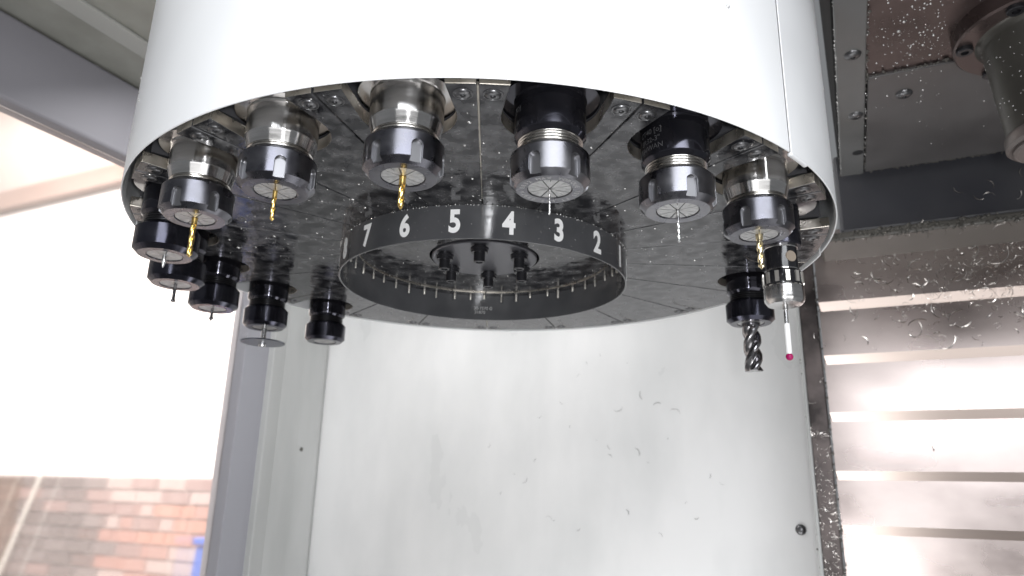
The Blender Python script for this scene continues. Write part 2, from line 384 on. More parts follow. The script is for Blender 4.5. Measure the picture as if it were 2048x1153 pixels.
# spindle nose
ns = link('spindle_nose', None, hd, (226-320, 816-900, 0)); ns.empty_display_size = 0.01
v, f = lathe([(0, -10), (60, -17.9), (57, -20), (54, -26), (46.5, -126), (46, -130), (0, -130)], 72)
bpy.data.objects.remove(ns)
ns = link('spindle_nose', mesh('spindle_nose', v, f, 'nose', 30), hd, (226-320, 816-900, 0))
v, f = lathe([(0, -130), (48, -130), (49, -132), (49, -142), (46, -145), (43, -144), (43, -147), (40, -149), (0, -149)], 64)
v2, f2 = lathe([(0, 2), (80, 2), (80, -16), (78, -18), (0, -18)], 72); link('flange', mesh('flange', v2, f2, 'head_brown', 30), ns)
link('nose_ring', mesh('nose_ring', v, f, 'nose_face', 30), ns)
v, f = lathe([(0, -19.5), (4, -19.5), (4, -23), (7.5, -23), (8.5, -22), (8.5, -18)], 24); nb = mesh('cap_bolt', v, f, 'bolt', 40)
for k in range(6):
    a = R_(47+60*k+15); link('bolt', nb, ns, (70*math.cos(a), 70*math.sin(a), 0))

# ================================================================== CAROUSEL
N = 20; TH0 = -1.654; RP = 291.43
def pocket(a, r=RP, z=0): a = R_(a+TH0); return (r*math.sin(a), -r*math.cos(a), z)
def prot(a): return R_(a+TH0)      # object whose local -y points outwards
cz = thing('tool_carousel', 'dark wet steel tool carousel plate with numbered ring and hub bolts', 'tool carousel', (0, 0, 0), 0)
# one sector plate with its U-shaped slot (local: -y outwards)
hw, RO, RI = 31.5, 325.6, 128.0
pts = []
def rp(r, a): return (r*math.sin(R_(a)), -r*math.cos(R_(a)))
g = 0.13
for a in [-9+g+(18-2*g)*i/8 for i in range(9)]: pts.append(rp(RI, a))
ro = RO
pts.append(rp(ro, 9-g))
pts.append((hw, -math.sqrt(ro*ro-hw*hw)))
for i in range(0, 25):
    t = math.pi*i/24
    pts.append((hw*math.cos(t), -RP+hw*math.sin(t)))
pts.append((-hw, -math.sqrt(ro*ro-hw*hw)))
pts.append(rp(ro, -9+g))
v, f = prism(pts, 0, 9)
sec = mesh('sector_plate', v, f, 'plate'); sec.materials.append(M['land'])
for p in sec.polygons:
    c = p.center
    seam = abs(abs(math.degrees(math.atan2(c.x, -c.y)))-9) < 0.6
    if abs(p.normal.z) < 0.5 and not seam: p.material_index = 1
scr_v, scr_f = lathe([(0, -0.15), (1.7, -0.15), (1.7, -1.5), (3.6, -1.35), (4.6, -0.7), (4.9, -0.05), (5.5, -0.05), (5.7, -0.45), (6.2, -0.4), (6.3, 0.2)], 28)
scr = mesh('screw', scr_v, scr_f, 'screw', 35)
hole_v, hole_f = lathe([(0, -0.2), (4.6, -0.2), (5.2, -0.3), (6.2, 0.1)], 24); hol = mesh('screw_hole', hole_v, hole_f, 'dark', 35)
for k in range(N):
    a = 9+18*k
    s = link('sector_plate', sec, cz, (0, 0, 0), prot(a)); bevel(s, 0.5, 2)
    for sg in (-1, 1):
        x, y = rp(314.5, sg*7.35); link('screw', scr, s, (x, y, 0))
cl = [(hw-0.25, -math.sqrt(ro*ro-hw*hw))]
for i in range(0, 25):
    t = math.pi*i/24; cl.append(((hw-0.25)*math.cos(t), -RP+(hw-0.25)*math.sin(t)))
cl += [(-hw+0.25, -math.sqrt(ro*ro-hw*hw)), (0, -ro)]
v, f = prism(cl, 0.3, 6); clm = mesh('pocket_closure', v, f, 'plate')
for a in (81, 117, 135, 153, 171, 189, 207): link('pocket_closure', clm, cz, (0, 0, 0), prot(a))
v, f = box(-3, 3, -320, -150, 2.6, 5.0); sbm = mesh('seam_light_catcher', v, f, 'land')  # added pale strips that catch torch light so the seams look lit
for k in range(N): link('seam_light_catcher', sbm, cz, (0, 0, 0), prot(18*k))
# interior above the plate: carrier disc, pocket forks
v, f = lathe([(0, 34), (302, 34), (302, 44), (0, 44)], 96); link('carrier_disc', mesh('carrier_disc', v, f, 'dark', 30), cz)
fk = []
for i in range(0, 25):
    t = math.pi*i/24; fk.append((44*math.cos(t), 40*math.sin(t)))
fk += [(-44, -20), (-36, -26), (-33, -8)]
for i in range(24, -1, -1):
    t = math.pi*i/24; fk.append((32.5*math.cos(t), 32.5*math.sin(t)))
fk += [(33, -8), (36, -26), (44, -20)]
v, f = prism(fk, 12, 30); fm = mesh('pocket_fork', v, f, 'fork')
for k in range(N): link('pocket_fork', fm, cz, pocket(9+18*k), prot(9+18*k))
# centre disc, hub, bolts
v, f = lathe([(56, 1.5), (RI-0.3, 1.5), (RI-0.3, 8), (56, 8)], 96, True); bevel(link('centre_disc', mesh('centre_disc', v, f, 'plate', 30), cz), 0.4)
v, f = lathe([(0, 4), (56, 4)], 64); link('hub_gap', mesh('hub_gap', v, f, 'dark'), cz)
v, f = lathe([(0, -0.5), (53, -0.5), (53.8, 0.3), (53.8, 6)], 96); hb = link('hub_disc', mesh('hub_disc', v, f, 'hub', 30), cz)
v, f = lathe([(0, -16.5), (3.4, -16.5), (3.4, -17.5), (5.0, -17.5), (5.4, -17), (5.4, -8), (8.2, -8), (8.2, -5.2), (9, -5), (9, -3.0), (8, -2.6), (6, -2.6), (6, 0)], 28)
hbm = mesh('hub_bolt', v, f, 'bolt', 35)
for k in range(6):
    a = R_(-7+60*k); link('bolt', hbm, hb, (43*math.sin(a), -43*math.cos(a), 0))
# number ring
RR = 143.64
v, f = arc_strip(RR-1.6, RR, -29.9, 1.0, 0, 360, 160); rg = bevel(link('number_ring', mesh('number_ring', v, f, 'ring', 30), cz), 0.4)
for k in range(1, 21):
    v, f = glyphs(str(k), 27.0, None, 'd', bold=0.95, xs=0.77 if k < 10 else 0.62, depth=0.12)
    ym = max(abs(q[1]) for q in v); s = 10.4/ym
    v = [(x*s, y*s, d_) for x, y, d_ in v]
    v = wrap_out(v, RR+0.25, -14.6, (4.5-k)*18+TH0)
    link('numeral', mesh('numeral', v, f, 'digit'), rg)['label'] = 'white numeral %d' % k
def wrap_in(verts, r, z, a0):
    out = []
    for x, y, d_ in verts:
        a = R_(a0)-x/r; out.append(((r-d_)*math.sin(a), -(r-d_)*math.cos(a), z+y))
    return out
for txt, z, off in (('30-7570 G', -15.5, 0.0), ('31870', -20.5, 1.5)):
    v, f = glyphs(txt, 5.2, None, 's', bold=0.05, depth=0.05)
    link('stamp', mesh('stamp', wrap_in(v, RR-1.9, z, 179.5+off), f, 'stamp'), rg)
v, f = lathe([(0, -8), (0.9, -8), (1.1, -7.4), (1.1, 2), (0, 2)], 10); pm_ = mesh('pin', v, f, 'pin', 40)
for k in range(45):
    a = R_(8*k+3+rng.uniform(-1.1, 1.1)); o = link('pin', pm_, cz, (137.5*math.sin(a), -137.5*math.cos(a), 0)); o.scale = (rng.uniform(.8, 1.3),)*2+(rng.uniform(.55, 1.15),)

# ------------------------------------------------------------------ carousel cover
cv = thing('carousel_cover', 'glossy white round sheet metal cover around the tool carousel', 'cover', (0, 0, 0))
RC0, RC1 = 330.0, 331.2
v, f = arc_strip(RC0, RC1, 0.4, 330, -80, 38.6, 110); bevel(link('front_panel', mesh('front_panel', v, f, 'white', 30), cv), 0.5)
v, f = arc_strip(RC0, RC1, 0.4, 330, 39.0, 80, 40); bevel(link('side_panel', mesh('side_panel', v, f, 'white', 30), cv), 0.5)
v, f = arc_strip(RC0, RC1, -1.0, 330, 80.4, 279.6, 160); bevel(link('rear_panel', mesh('rear_panel', v, f, 'white', 30), cv), 0.5)
v, f = arc_strip(RC1-3.4, RC1+0.2, -1.2, 1.6, 38.9, 43.4, 8); bevel(link('rolled_edge', mesh('rolled_edge', v, f, 'white', 30), cv), 1.2, 3)
v, f = lathe([(0, 330), (331, 330), (331, 333), (0, 333)], 96); link('lid', mesh('lid', v, f, 'white', 30), cv)

# ------------------------------------------------------------------ tool holders
def nut_mesh(m, slots=True):
    prof = [(13.9, 2.5), (13.9, 0.25), (14.2, 0), (20.9, 0), (25.0, 3.8), (25.0, 20.6), (22.5, 23.3), (20.0, 23.5), (20.0, 2.5)]
    v, f = lathe(prof, 96, True); me = mesh('nut', v, f, m)
    if not slots:
        for p in me.polygons: p.use_smooth = True
        me.set_sharp_from_angle(angle=R_(9)); return me
    o = bpy.data.objects.new('nuttmp', me); col.objects.link(o)
    # six cutters with rounded tops, as one mesh
    cv_, cf = [], []
    for k in range(6):
        a = R_(60*k); ol = [(-3.5, -3)]+[(3.5*math.cos(t), 11.8+3.5*math.sin(t)) for t in [math.pi*(1-i/10) for i in range(11)]]+[(3.5, -3)]
        base = len(cv_); kk = len(ol)
        for rr in (22.3, 28.0):
            for x, z in ol:
                cv_.append((x*math.cos(a)+rr*math.sin(a), x*math.sin(a)-rr*math.cos(a), z))
        cf.append(tuple(base+i for i in range(kk))); cf.append(tuple(base+kk+i for i in range(kk))[::-1])
        for i in range(kk):
            j = (i+1) % kk; cf.append((base+i, base+kk+i, base+kk+j, base+j))
    co = bpy.data.objects.new('cuttmp', mesh('cut', cv_, cf, 'slot')); col.objects.link(co)
    md = o.modifiers.new('b', 'BOOLEAN'); md.operation = 'DIFFERENCE'; md.solver = 'EXACT'; md.object = co; md.material_mode = 'TRANSFER'
    bv = o.modifiers.new('v', 'BEVEL'); bv.width = 0.0003; bv.segments = 2; bv.limit_method = 'ANGLE'; bv.angle_limit = R_(35)
    dg = bpy.context.evaluated_depsgraph_get(); out = bpy.data.meshes.new_from_object(o.evaluated_get(dg)); out.name = 'nut'
    bpy.data.objects.remove(o); bpy.data.objects.remove(co)
    for p in out.polygons: p.use_smooth = True
    out.set_sharp_from_angle(angle=R_(9))
    return out
NUT = {'near': nut_mesh('oxide'), 'highlit': nut_mesh('oxide_highlit'), 'far': nut_mesh('oxide_far', False)}

def collet_mesh(bore):
    v, f = [], []
    for k in range(8):
        a0, a1 = k*45.0, k*45.0+45.0
        g0 = 0.42                                   # half gap of the long slits, mm
        ol = []
        def pt(r, a, off):                          # point at radius r, shifted off mm along the tangent
            aa = R_(a); return (r*math.cos(aa)-off*math.sin(aa), r*math.sin(aa)+off*math.cos(aa))
        ol.append(pt(bore+0.3, a0, g0)); ol.append(pt(13.4, a0, g0))
        for i in range(1, 4): ol.append(pt(13.4, a0+22.5*i/4, 0))
        mid = a0+22.5
        ol += [pt(13.4, mid, -0.25), pt(9.4, mid, -0.25), pt(9.4, mid, 0.25), pt(13.4, mid, 0.25)]
        for i in range(1, 4): ol.append(pt(13.4, mid+22.5*i/4, 0))
        ol.append(pt(13.4, a1, -g0)); ol.append(pt(bore+0.3, a1, -g0))
        vv, ff = prism(ol, 0.7, 3.2)
        n0 = len(v); v += vv; f += [tuple(n0+i for i in q) for q in ff]
    return mesh('collet', v, f, 'collet')
cv_, cf_ = lathe([(0, 2.4), (14.2, 2.4)], 32); CBACK = mesh('collet_gap', cv_, cf_, 'dark')
COLLETS = {b_: collet_mesh(b_) for b_ in (0.7, 1.3, 2.2, 2.7)}

def thread_prof(r, z0, z1, turns):
    p = [(0, z0)]
    for i in range(turns):
        t0 = z0+(z1-z0)*i/turns; t1 = z0+(z1-z0)*(i+1)/turns; h = t1-t0
        p += [(r-0.85, t0+0.1*h), (r, t0+0.42*h), (r, t0+0.62*h), (r-0.85, t0+0.95*h)]
    return p+[(0, z1)]
flange = [(31.7, 11.0), (31.75, 15), (27.8, 17.6), (27.8, 20.4), (31.75, 23), (31.75, 28), (0, 28)]
BODY = {}
v, f = lathe([(0, -18), (20.3, -17.6), (22.6, -15.2), (22.8, -14.4), (22.8, 9.5), (23.5, 11.0)]+flange, 96); BODY['black'] = mesh('holder_body', v, f, 'oxide_dark', 9)
v, f = lathe([(0, -17.2), (21.2, -17.0), (21.4, -16.5), (22.9, -10.6), (23.3, -9.6), (23.4, -9.0), (23.4, 9.5), (24, 11.0)]+flange, 96); BODY['silver'] = mesh('holder_body', v, f, 'silver', 9)
v, f = lathe(thread_prof(20.5, -27.0, -17.4, 5), 96); THR_B = mesh('thread', v, f, 'thread', 15)
v, f = lathe(thread_prof(21.2, -22.5, -16.8, 3), 96); THR_S = mesh('thread', v, f, 'thread', 15)

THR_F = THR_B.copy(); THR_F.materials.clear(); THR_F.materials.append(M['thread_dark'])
def holder(label, ang, kind, slot, bore, far=False, loc=None):
    # slot: angle of one nut slot measured from the side that faces the viewer
    p = loc or pocket(ang)
    t = thing('tool_holder', label, 'tool holder', p, 0, 'collet chuck tool holders hanging in the carousel')
    view = math.atan2(CAM.x-p[0], -(CAM.y-p[1]))
    zf = -44.2 if kind == 'silver' else -49.2
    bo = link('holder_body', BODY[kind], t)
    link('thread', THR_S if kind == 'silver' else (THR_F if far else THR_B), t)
    link('nut', NUT['far' if far else ('highlit' if kind == 'black' else 'near')], t, (0, 0, zf), view+R_(slot))
    c = link('collet', COLLETS[bore], t, (0, 0, zf), R_(slot*1.7+11))
    link('collet_gap', CBACK, c)
    return t, zf, view

def drill_mesh(r, length, pitch, flutes=2, core=0.42, tip=1.0, m='bright', steps=None, shank=None):
    n_ = 28; st = steps or max(24, int(length/pitch*26)); v, f = [], []
    for i in range(st+1):
        z = -length*i/st; a = 2*math.pi*z/pitch
        k = min(1.0, (length+z)/(tip*r)) if tip else 1.0
        for j in range(n_):
            t = 2*math.pi*j/n_
            s = abs(math.sin(flutes*t/2))
            rr = r*(core+(1-core)*min(1.0, (1.45*s)**1.6)) if s < .69 else r
            if flutes == 3: rr = r*(core+(1-core)*min(1.0, 1.25*s*s))
            rr *= max(0.05, k)
            v.append((rr*math.cos(t+a), rr*math.sin(t+a), z))
    for i in range(st):
        for j in range(n_):
            f.append((i*n_+j, i*n_+(j+1) % n_, (i+1)*n_+(j+1) % n_, (i+1)*n_+j))
    f.append(tuple(range(n_))); f.append(tuple(st*n_+j for j in range(n_)))
    return mesh('flutes', v, f, m, 50)

def bit(name, label, cat, ang, zf, r, ztip, m, shank_len=4, pitch=None, flutes=2, core=0.45, tip=1.0, loc=None, group='drill bits held in the collets', fm=None):
    p = loc or pocket(ang)
    t = thing(name, label, cat, (p[0], p[1], zf), 0, group)
    v, f = lathe([(0, 8), (r*1.02, 8), (r*1.02, -shank_len), (0, -shank_len)], 24); link('shank', mesh('shank', v, f, m, 40), t)
    if pitch:
        link('flutes', drill_mesh(r, zf-ztip-shank_len+0.2, pitch, flutes, core, tip, fm or m), t, (0, 0, -shank_len+0.2))
    return t

def etched(t, lines, r, z0, dz, adeg, size, view):
    """small grey lettering wrapped on the holder body"""
    bo = [c for c in t.children if c.name.startswith('holder_body')][0]
    for i, s in enumerate(lines):
        v, f = glyphs(s, size, None, 'e', depth=0.03)
        v = [(x+max(0, 0), y, d_) for x, y, d_ in v]
        vv = wrap_out(v, r+0.06, z0-i*dz, 0)
        o = link('etching', mesh('etching', vv, f, 'etch'), bo); o.rotation_euler = (0, 0, view+R_(adeg))

t, zf, vw = holder('bright steel holder with dark nut, gold drill, at the far left of the front row', -45, 'silver', -35, 2.2)
bit('drill_bit', 'gold drill bit in the leftmost bright steel holder', 'drill bit', -45, zf, 2.0, -73.5, M['gold'], 4, 17)
t, zf, vw = holder('bright steel holder with a thin gold drill, second of the front row from the left', -27, 'silver', 2, 1.3)
bit('drill_bit', 'thin gold drill bit with bright tip in the second bright holder from the left', 'drill bit', -27, zf, 1.5, -64.4, M['gold'], 4, 13)
t, zf, vw = holder('bright steel holder with a gold drill pointing at the numeral 6', -9, 'silver', 17, 2.2)
bit('drill_bit', 'gold drill bit hanging above the numeral 6', 'drill bit', -9, zf, 2.05, -65.3, M['gold'], 4.5, 15)
tk, zk, vk = holder('glossy black holder with torque lettering round its nut, above the numeral 3', 9, 'black', -22, 0.7)
bit('drill_bit', 'very thin bright drill bit in the lettered nut, above the numeral 3', 'drill bit', 9, zk, 0.6, -66.0, M['bright'], 3, 4)
etched(tk, ['(O)', 'A'], 22.8, 0.0, 9, -62, 5, vk)
t, zf, vw = holder('black holder with etched size marking, right of the lettered nut', 27, 'black', 23, 1.3)
bit('drill_bit', 'slim bright drill bit in the black holder with etched marking', 'drill bit', 27, zf, 1.1, -71.2, M['bright'], 7, 8)
etched(t, ['CT40 [o]', 'ER32-3"', 'TAIWAN'], 22.8, 1.5, 5.6, -45, 5.2, vw)
t, zf, vw = holder('bright steel holder with a thick gold drill, rightmost of the front row', 45, 'silver', -19, 2.7)
bit('drill_bit', 'thick pale gold drill bit in the rightmost bright holder', 'drill bit', 45, zf, 2.5, -70.0, M['pale_gold'], 3, 17)

# raised lettering round the nut face
def nut_ring_text(t, zf, txt, r, a_start, a_step, view, size=4.0):
    nut = [c for c in t.children if c.name.startswith('nut')][0]
    vv, ff = [], []
    for i, ch in enumerate(txt):
        if ch == ' ': continue
        v, f = glyphs(ch, size, None, 'c', depth=0.03)
        a = a_start+i*a_step            # clockwise as seen from below, 0 = towards the viewer
        n0 = len(vv)
        for x, y, d_ in v:
            # local plane seen from below: outward radial is letter-up
            rr = r+y; aa = R_(a)+x/r
            vv.append((rr*math.sin(aa), -rr*math.cos(aa), -0.10-d_))
        ff += [tuple(n0+i_ for i_ in q) for q in f]
    o = link('nut_lettering', mesh('nut_lettering', vv, ff, 'stamp'), nut)
    o.rotation_euler = (0, 0, view-nut.rotation_euler.z)
nut_ring_text(tk, zk, 'ER32 MAX TORQUE 125 FT.LBS 089TA ', 17.4, -78, 360/33.0, vk, 4.2)

# left and rear black holders
t, zf, vw = holder('black holder half hidden behind the leftmost bright holder, with a pointed centre drill', -63, 'black', 12, 1.3, True)
cb = thing('centre_drill', 'short pointed centre drill in the left black holder', 'centre drill', pocket(-63, RP, zf), 0)
v, f = lathe([(0, 6), (1.7, 6), (1.7, -5.5), (1.2, -6.4), (0.9, -8.6), (0, -10.2)], 20); link('body', mesh('body', v, f, 'bright', 40), cb)
t, zf, vw = holder('black holder low at the left against the white glare, thin flared cutter below it', -81, 'black', 30, 1.3, True)
cb = thing('flared_cutter', 'thin rod cutter with a flared end at the far left', 'cutter', pocket(-81, RP, zf), 0)
v, f = lathe([(0, 6), (1.55, 6), (1.5, -13.4), (2.3, -15.6), (2.3, -16.2), (0, -17)], 20); link('body', mesh('body', v, f, 'carbide', 40), cb)
t, zf, vw = holder('black holder with a stubby spot drill, left of the slitting saw holder', -99, 'black', 8, 1.3, True)
cb = thing('spot_drill', 'short grey spot drill under a rear left black holder', 'spot drill', pocket(-99, RP, zf), 0)
v, f = lathe([(0, 6), (1.5, 6), (1.5, -8.4), (2.2, -9), (2.2, -11), (0, -13.4)], 20); link('body', mesh('body', v, f, 'carbide', 40), cb)
t, zf, vw = holder('black holder carrying the thin round slitting saw at the rear left', -117, 'black', 25, 2.7, True)
sw_ = thing('slitting_saw', 'thin round slitting saw on a slim arbor at the rear left', 'slitting saw', pocket(-117, RP, zf), 0)
v, f = lathe([(0, 6), (3.0, 6), (3.0, -16.5), (0, -16.5)], 24); link('arbor', mesh('arbor', v, f, 'bright', 40), sw_)
ol = []
for i in range(60):
    a = 2*math.pi*i/60; ol.append((25*math.cos(a), 25*math.sin(a))); a += 2*math.pi*0.75/60; ol.append((24.1*math.cos(a), 24.1*math.sin(a)))
v, f = prism(ol, -18.2, -16.8); link('blade', mesh('blade', v, f, 'saw'), sw_)
v, f = lathe([(0, -18), (4.2, -18), (4.4, -20), (3.6, -22.6), (1.5, -22.9), (0, -22.9)], 20); link('clamp_screw', mesh('clamp_screw', v, f, 'bright', 40), sw_)
t, zf, vw = holder('rearmost black holder without a visible cutter, right of the slitting saw', -135, 'black', -14, 0.7, True)
t, zf, vw = holder('black holder carrying the large fluted end mill at the right', 99, 'black', 20, 2.7, True)
bit('end_mill', 'thick twisted carbide end mill hanging at the right', 'end mill', 99, zf, 9.4, -100.5, M['carbide'], 4, 58, 3, 0.5, 0, group=None)

# touch probe
pp = pocket(63); dirv = Vector((pp[0]-CAM.x, pp[1]-CAM.y)).normalized(); lft = Vector((-dirv.y, dirv.x))
pp = (pp[0]+lft.x*7.2, pp[1]+lft.y*7.2, 0)
pr = thing('touch_probe', 'black and silver touch probe with white stylus and ruby ball', 'touch probe', pp, math.atan2(CAM.x-pp[0], -(CAM.y-pp[1])))
v, f = lathe([(0, -26), (17, -26), (17.5, -25), (17.5, 10), (24, 11)]+flange, 64); link('holder_body', mesh('holder_body', v, f, 'oxide_far', 25), pr)
v, f = lathe([(0, -46), (13.2, -46), (13.2, -27), (0, -27)], 64); bd = link('body', mesh('body', v, f, 'black_gloss', 30), pr)
for z in (-26.6, -46.6):
    v, f = lathe([(0, z-1.0), (13.5, z-1.0), (14, z-0.4), (14, z+0.6), (13.5, z+1.0), (0, z+1.0)], 64); link('steel_band', mesh('steel_band', v, f, 'silver', 30), pr)
v, f = lathe([(0, 0), (4.6, 0), (4.9, -0.5), (4.9, -3)], 28); v = [(x, -z, y) for x, y, z in v]
wn = link('window', mesh('window', v, f, 'window_disc', 40), bd); wn.location = Vector((13.4*math.sin(R_(38)), -13.4*math.cos(R_(38)), -36.5))*MM; wn.rotation_euler = (0, 0, R_(38))
v, f = lathe([(0, -60), (15.2, -60), (15.6, -59), (15.6, -49), (14.8, -48), (0, -48)], 64); rbn = link('ribbed_collar', mesh('ribbed_collar', v, f, 'black_gloss', 30), pr)
v, f = box(-1.6, 1.6, -0.8, 0.8, -4.6, 4.6); cl_ = mesh('contact', v, f, 'pin')
for k in range(12):
    a = R_(15+30*k); o = link('contact', cl_, rbn, (15.8*math.sin(a), -15.8*math.cos(a), -54), a)
v, f = lathe([(0, -76.5), (7, -76.5), (13.6, -75.6), (15.6, -73), (16.0, -71), (16.0, -61), (15.4, -60), (0, -60)], 64); link('steel_cap', mesh('steel_cap', v, f, 'silver', 30), pr)
st_ = [(0, -92), (1.6, -92), (1.6, -80), (2.2, -79.4), (2.2, -76), (0, -76)]
v, f = lathe(st_, 20); sy = link('stylus', mesh('stylus', v, f, 'bright', 40), pr)
v, f = lathe([(0, -116.4), (1.9, -116.4), (2.2, -115.8), (2.4, -91.4), (2.0, -91), (0, -91)], 20); link('ceramic_stem', mesh('ceramic_stem', v, f, 'ceramic', 40), sy)
v, f = lathe([(3*math.sin(math.pi*i/16), -118.8-3*math.cos(math.pi*i/16)) for i in range(17)], 24); link('ruby_ball', mesh('ruby_ball', v, f, 'ruby', 180), sy)

# ================================================================== CHIPS AND COOLANT
def chip_mesh(seed):
    q = random.Random(seed); n_ = 9; v, f = [], []
    rad = q.uniform(6, 14); turn = q.uniform(0.7, 2.2); wd = q.uniform(0.7, 1.5); twist = q.uniform(-1.2, 1.2)
    for i in range(n_):
        t = i/(n_-1); a = (t-0.5)*turn; w_ = wd*(0.35+0.65*math.sin(math.pi*min(1, max(0, t)))**0.5)
        c = Vector((rad*math.sin(a), rad*(math.cos(a)-1), 0.8+3*abs(t-0.5)))
        tw = twist*(t-0.5)
        d_ = Vector((math.sin(a)*math.cos(tw), math.cos(a)*math.cos(tw), math.sin(tw)))*w_/2
        nrm = Vector((0, 0, 0.35))
        for s in (c-d_, c+d_, c+d_+nrm, c-d_+nrm): v.append(tuple(s))
    for i in range(n_-1):
        for q_ in range(4): f.append((i*4+q_, i*4+4+q_, i*4+4+(q_+1) % 4, i*4+(q_+1) % 4))
    f.append((0, 1, 2, 3)); e = (n_-1)*4; f.append((e+3, e+2, e+1, e))
    return mesh('metal_chip', v, f, 'chip', 60)
CHIPS = [chip_mesh(i) for i in range(8)]
DULL = []
for c_ in CHIPS:
    c_ = c_.copy(); c_.materials.clear(); c_.materials.append(M['dull_chip']); DULL.append(c_)
def chip(u, w, z, label, group, sc=1.0, normal='front', dull=False):
    o = link('metal_chip', (DULL if dull else CHIPS)[rng.randrange(8)], None, mpos(u, w, z))
    if normal == 'front': base = Matrix.Rotation(-MA, 3, 'Z') @ Matrix.Rotation(R_(90), 3, 'X')
    else: base = Matrix.Rotation(-MA, 3, 'Z')
    o.rotation_euler = (base @ Matrix.Rotation(rng.uniform(0, 6.28), 3, 'Z') @ Matrix.Rotation(rng.uniform(-.25, .25), 3, 'X')).to_euler()
    o.scale = (sc, sc, sc)
    tag(o, label, 'metal chip', group)
def face_w(z):
    for i in range(len(steps)-1):
        if z > steps[i+1]: return WC+i*5+7*max(0.0, (z-steps[i+1]-14))/(steps[i]-steps[i+1])
    return WC
n_ = 0
while n_ < 150:
    u = rng.uniform(10, 300); z = rng.gauss(105, 48)
    if not (-15 < z < 185): continue
    pd = (0.12+0.9*min(1, max(0, (u-30)/170)))*(1.0 if z > 20 else 0.6)
    if rng.random() > pd: continue
    chip(u, face_w(z)-0.6, z, 'small curled bright metal chip stuck to the stainless way cover', 'chips on the way cover', rng.choice([0.5, 0.6, 0.7, 0.85, 1.1, 1.35])); n_ += 1
for u, z in ((95, 45), (120, 30), (105, 22), (60, 55), (40, 130), (62, 120), (75, 108), (115, -150)):
    chip(u, face_w(z)-0.6, z, 'small curled bright metal chip stuck to the stainless way cover', 'chips on the way cover', rng.uniform(1.1, 1.6))
for k in range(44):
    u = rng.uniform(30, 300); chip(u, rng.uniform(1152, 1158), 156+rng.uniform(0, 6), 'bright metal chip caught on the ledge above the way cover', 'chips on the ledge', rng.uniform(0.6, 1.2))
for u, z in ((182, 215), (205, 200), (228, 222), (222, 208), (258, 196), (278, 206), (262, 233)):
    chip(u, 1159.4, z, 'pale metal chip stuck to the dark slate apron of the spindle head', 'chips on the dark apron', rng.uniform(0.6, 0.9))
for k in range(42):
    z = -700+480*(1-rng.random()**1.3) if k < 36 else rng.uniform(-220, 150)
    z = max(-420, z)
    chip(rng.uniform(-55, -27), WC+17, z, 'bright metal chip lodged in the narrow upright strip', 'chips in the strip', rng.uniform(0.5, 1.0))
for u, z in ((-480, -120), (-455, -135), (-390, -142), (-372, -165), (-330, -118), (-520, 20), (-430, -60), (-620, -160), (-640, -205), (-668, -190), (-585, -275), (-575, -283), (-300, -240), (-280, -270), (-350, -45), (-560, -40), (-470, 60), (-500, 45), (-410, 40), (-385, -30), (-310, -60), (-450, -150), (-540, -90), (-700, -230), (-250, -190), (-230, -205), (-610, -70), (-520, -300), (-730, -130), (-415, -260), (-350, -300)):
    chip(u, WB-0.5, z, 'small grey metal chip stuck to the pale back panel', 'chips on the back panel', rng.uniform(0.4, 0.9), 'front', True)

def droplets(name, label, pts):
    """pts: (position, outward normal, radius, stretch) - squashed beads joined as one"""
    v, f = [], []
    for P, nrm, r, sx in pts:
        nrm = Vector(nrm).normalized(); t1 = nrm.orthogonal().normalized(); t2 = nrm.cross(t1)
        n0 = len(v); P = Vector(P)
        v.append(tuple(P+nrm*r*0.75))
        for rr, hh in ((0.6, 0.6), (1.0, 0.0)):
            for j in range(7):
                a = 2*math.pi*j/7; v.append(tuple(P+t1*(rr*r*math.cos(a)*sx)+t2*(rr*r*math.sin(a))+nrm*(hh*r*0.75-0.02)))
        for j in range(7):
            k = (j+1) % 7; f += [(n0, n0+1+j, n0+1+k), (n0+1+j, n0+8+j, n0+8+k, n0+1+k)]
        f.append(tuple(n0+8+j for j in range(7))[::-1])
    o = link(name, mesh(name, v, f, 'drop', 180)); tag(o, label, 'droplets', None, 'stuff'); return o
pts = []
for k in range(420):
    a = rng.uniform(-95, 95); r = math.sqrt(rng.uniform(150**2, 322**2)); x, y, _ = pocket(a, r)
    da = ((a+TH0-TH0) % 18)-9
    if r > 250 and abs(r*math.sin(R_(da))) < 36: continue
    pts.append(((x, y, 0), (0, 0, -1), abs(rng.gauss(0, 0.55))+0.25, rng.uniform(0.8, 1.6)))
for k in range(150):                         # beads along the root of the ring
    a = rng.uniform(-88, 88); r = RR+rng.uniform(0.2, 1.4); x, y, _ = pocket(a, r)
    pts.append(((x, y, -rng.uniform(0, 1.0)), (math.sin(R_(a)), -math.cos(R_(a)), -1), rng.uniform(0.3, 0.8), 1.2))
for k in range(120):                         # inside the ring
    a = rng.uniform(0, 360); r = rng.uniform(60, 140); x, y, _ = pocket(a, r)
    pts.append(((x, y, 1.5), (0, 0, -1), rng.uniform(0.3, 0.9), 1.0))
for k in range(60):                          # on the ring and the cover
    a = rng.uniform(-80, 80); x, y, _ = pocket(a, RR); pts.append(((x, y, -rng.uniform(2, 28)), (x, y, 0), rng.uniform(0.2, 0.5), 1.0))
droplets('coolant_beads', 'tiny coolant beads, sparkle put into their colour, on the carousel underside', pts)
pts = []
for k in range(420):
    if k < 290: u, w = rng.gauss(112, 26), rng.gauss(770, 60)
    else: u, w = rng.uniform(64, 260), 1130-830*rng.random()**0.7
    if not (64 < u < 300 and 640 < w < 1130): continue
    z = HZ+1 if w < 862 else HZ-3
    P = Vector(mpos(u, w, z)); pts.append((P, (0, 0, -1), abs(rng.gauss(0, 0.7))+0.25, rng.uniform(0.8, 1.5)))
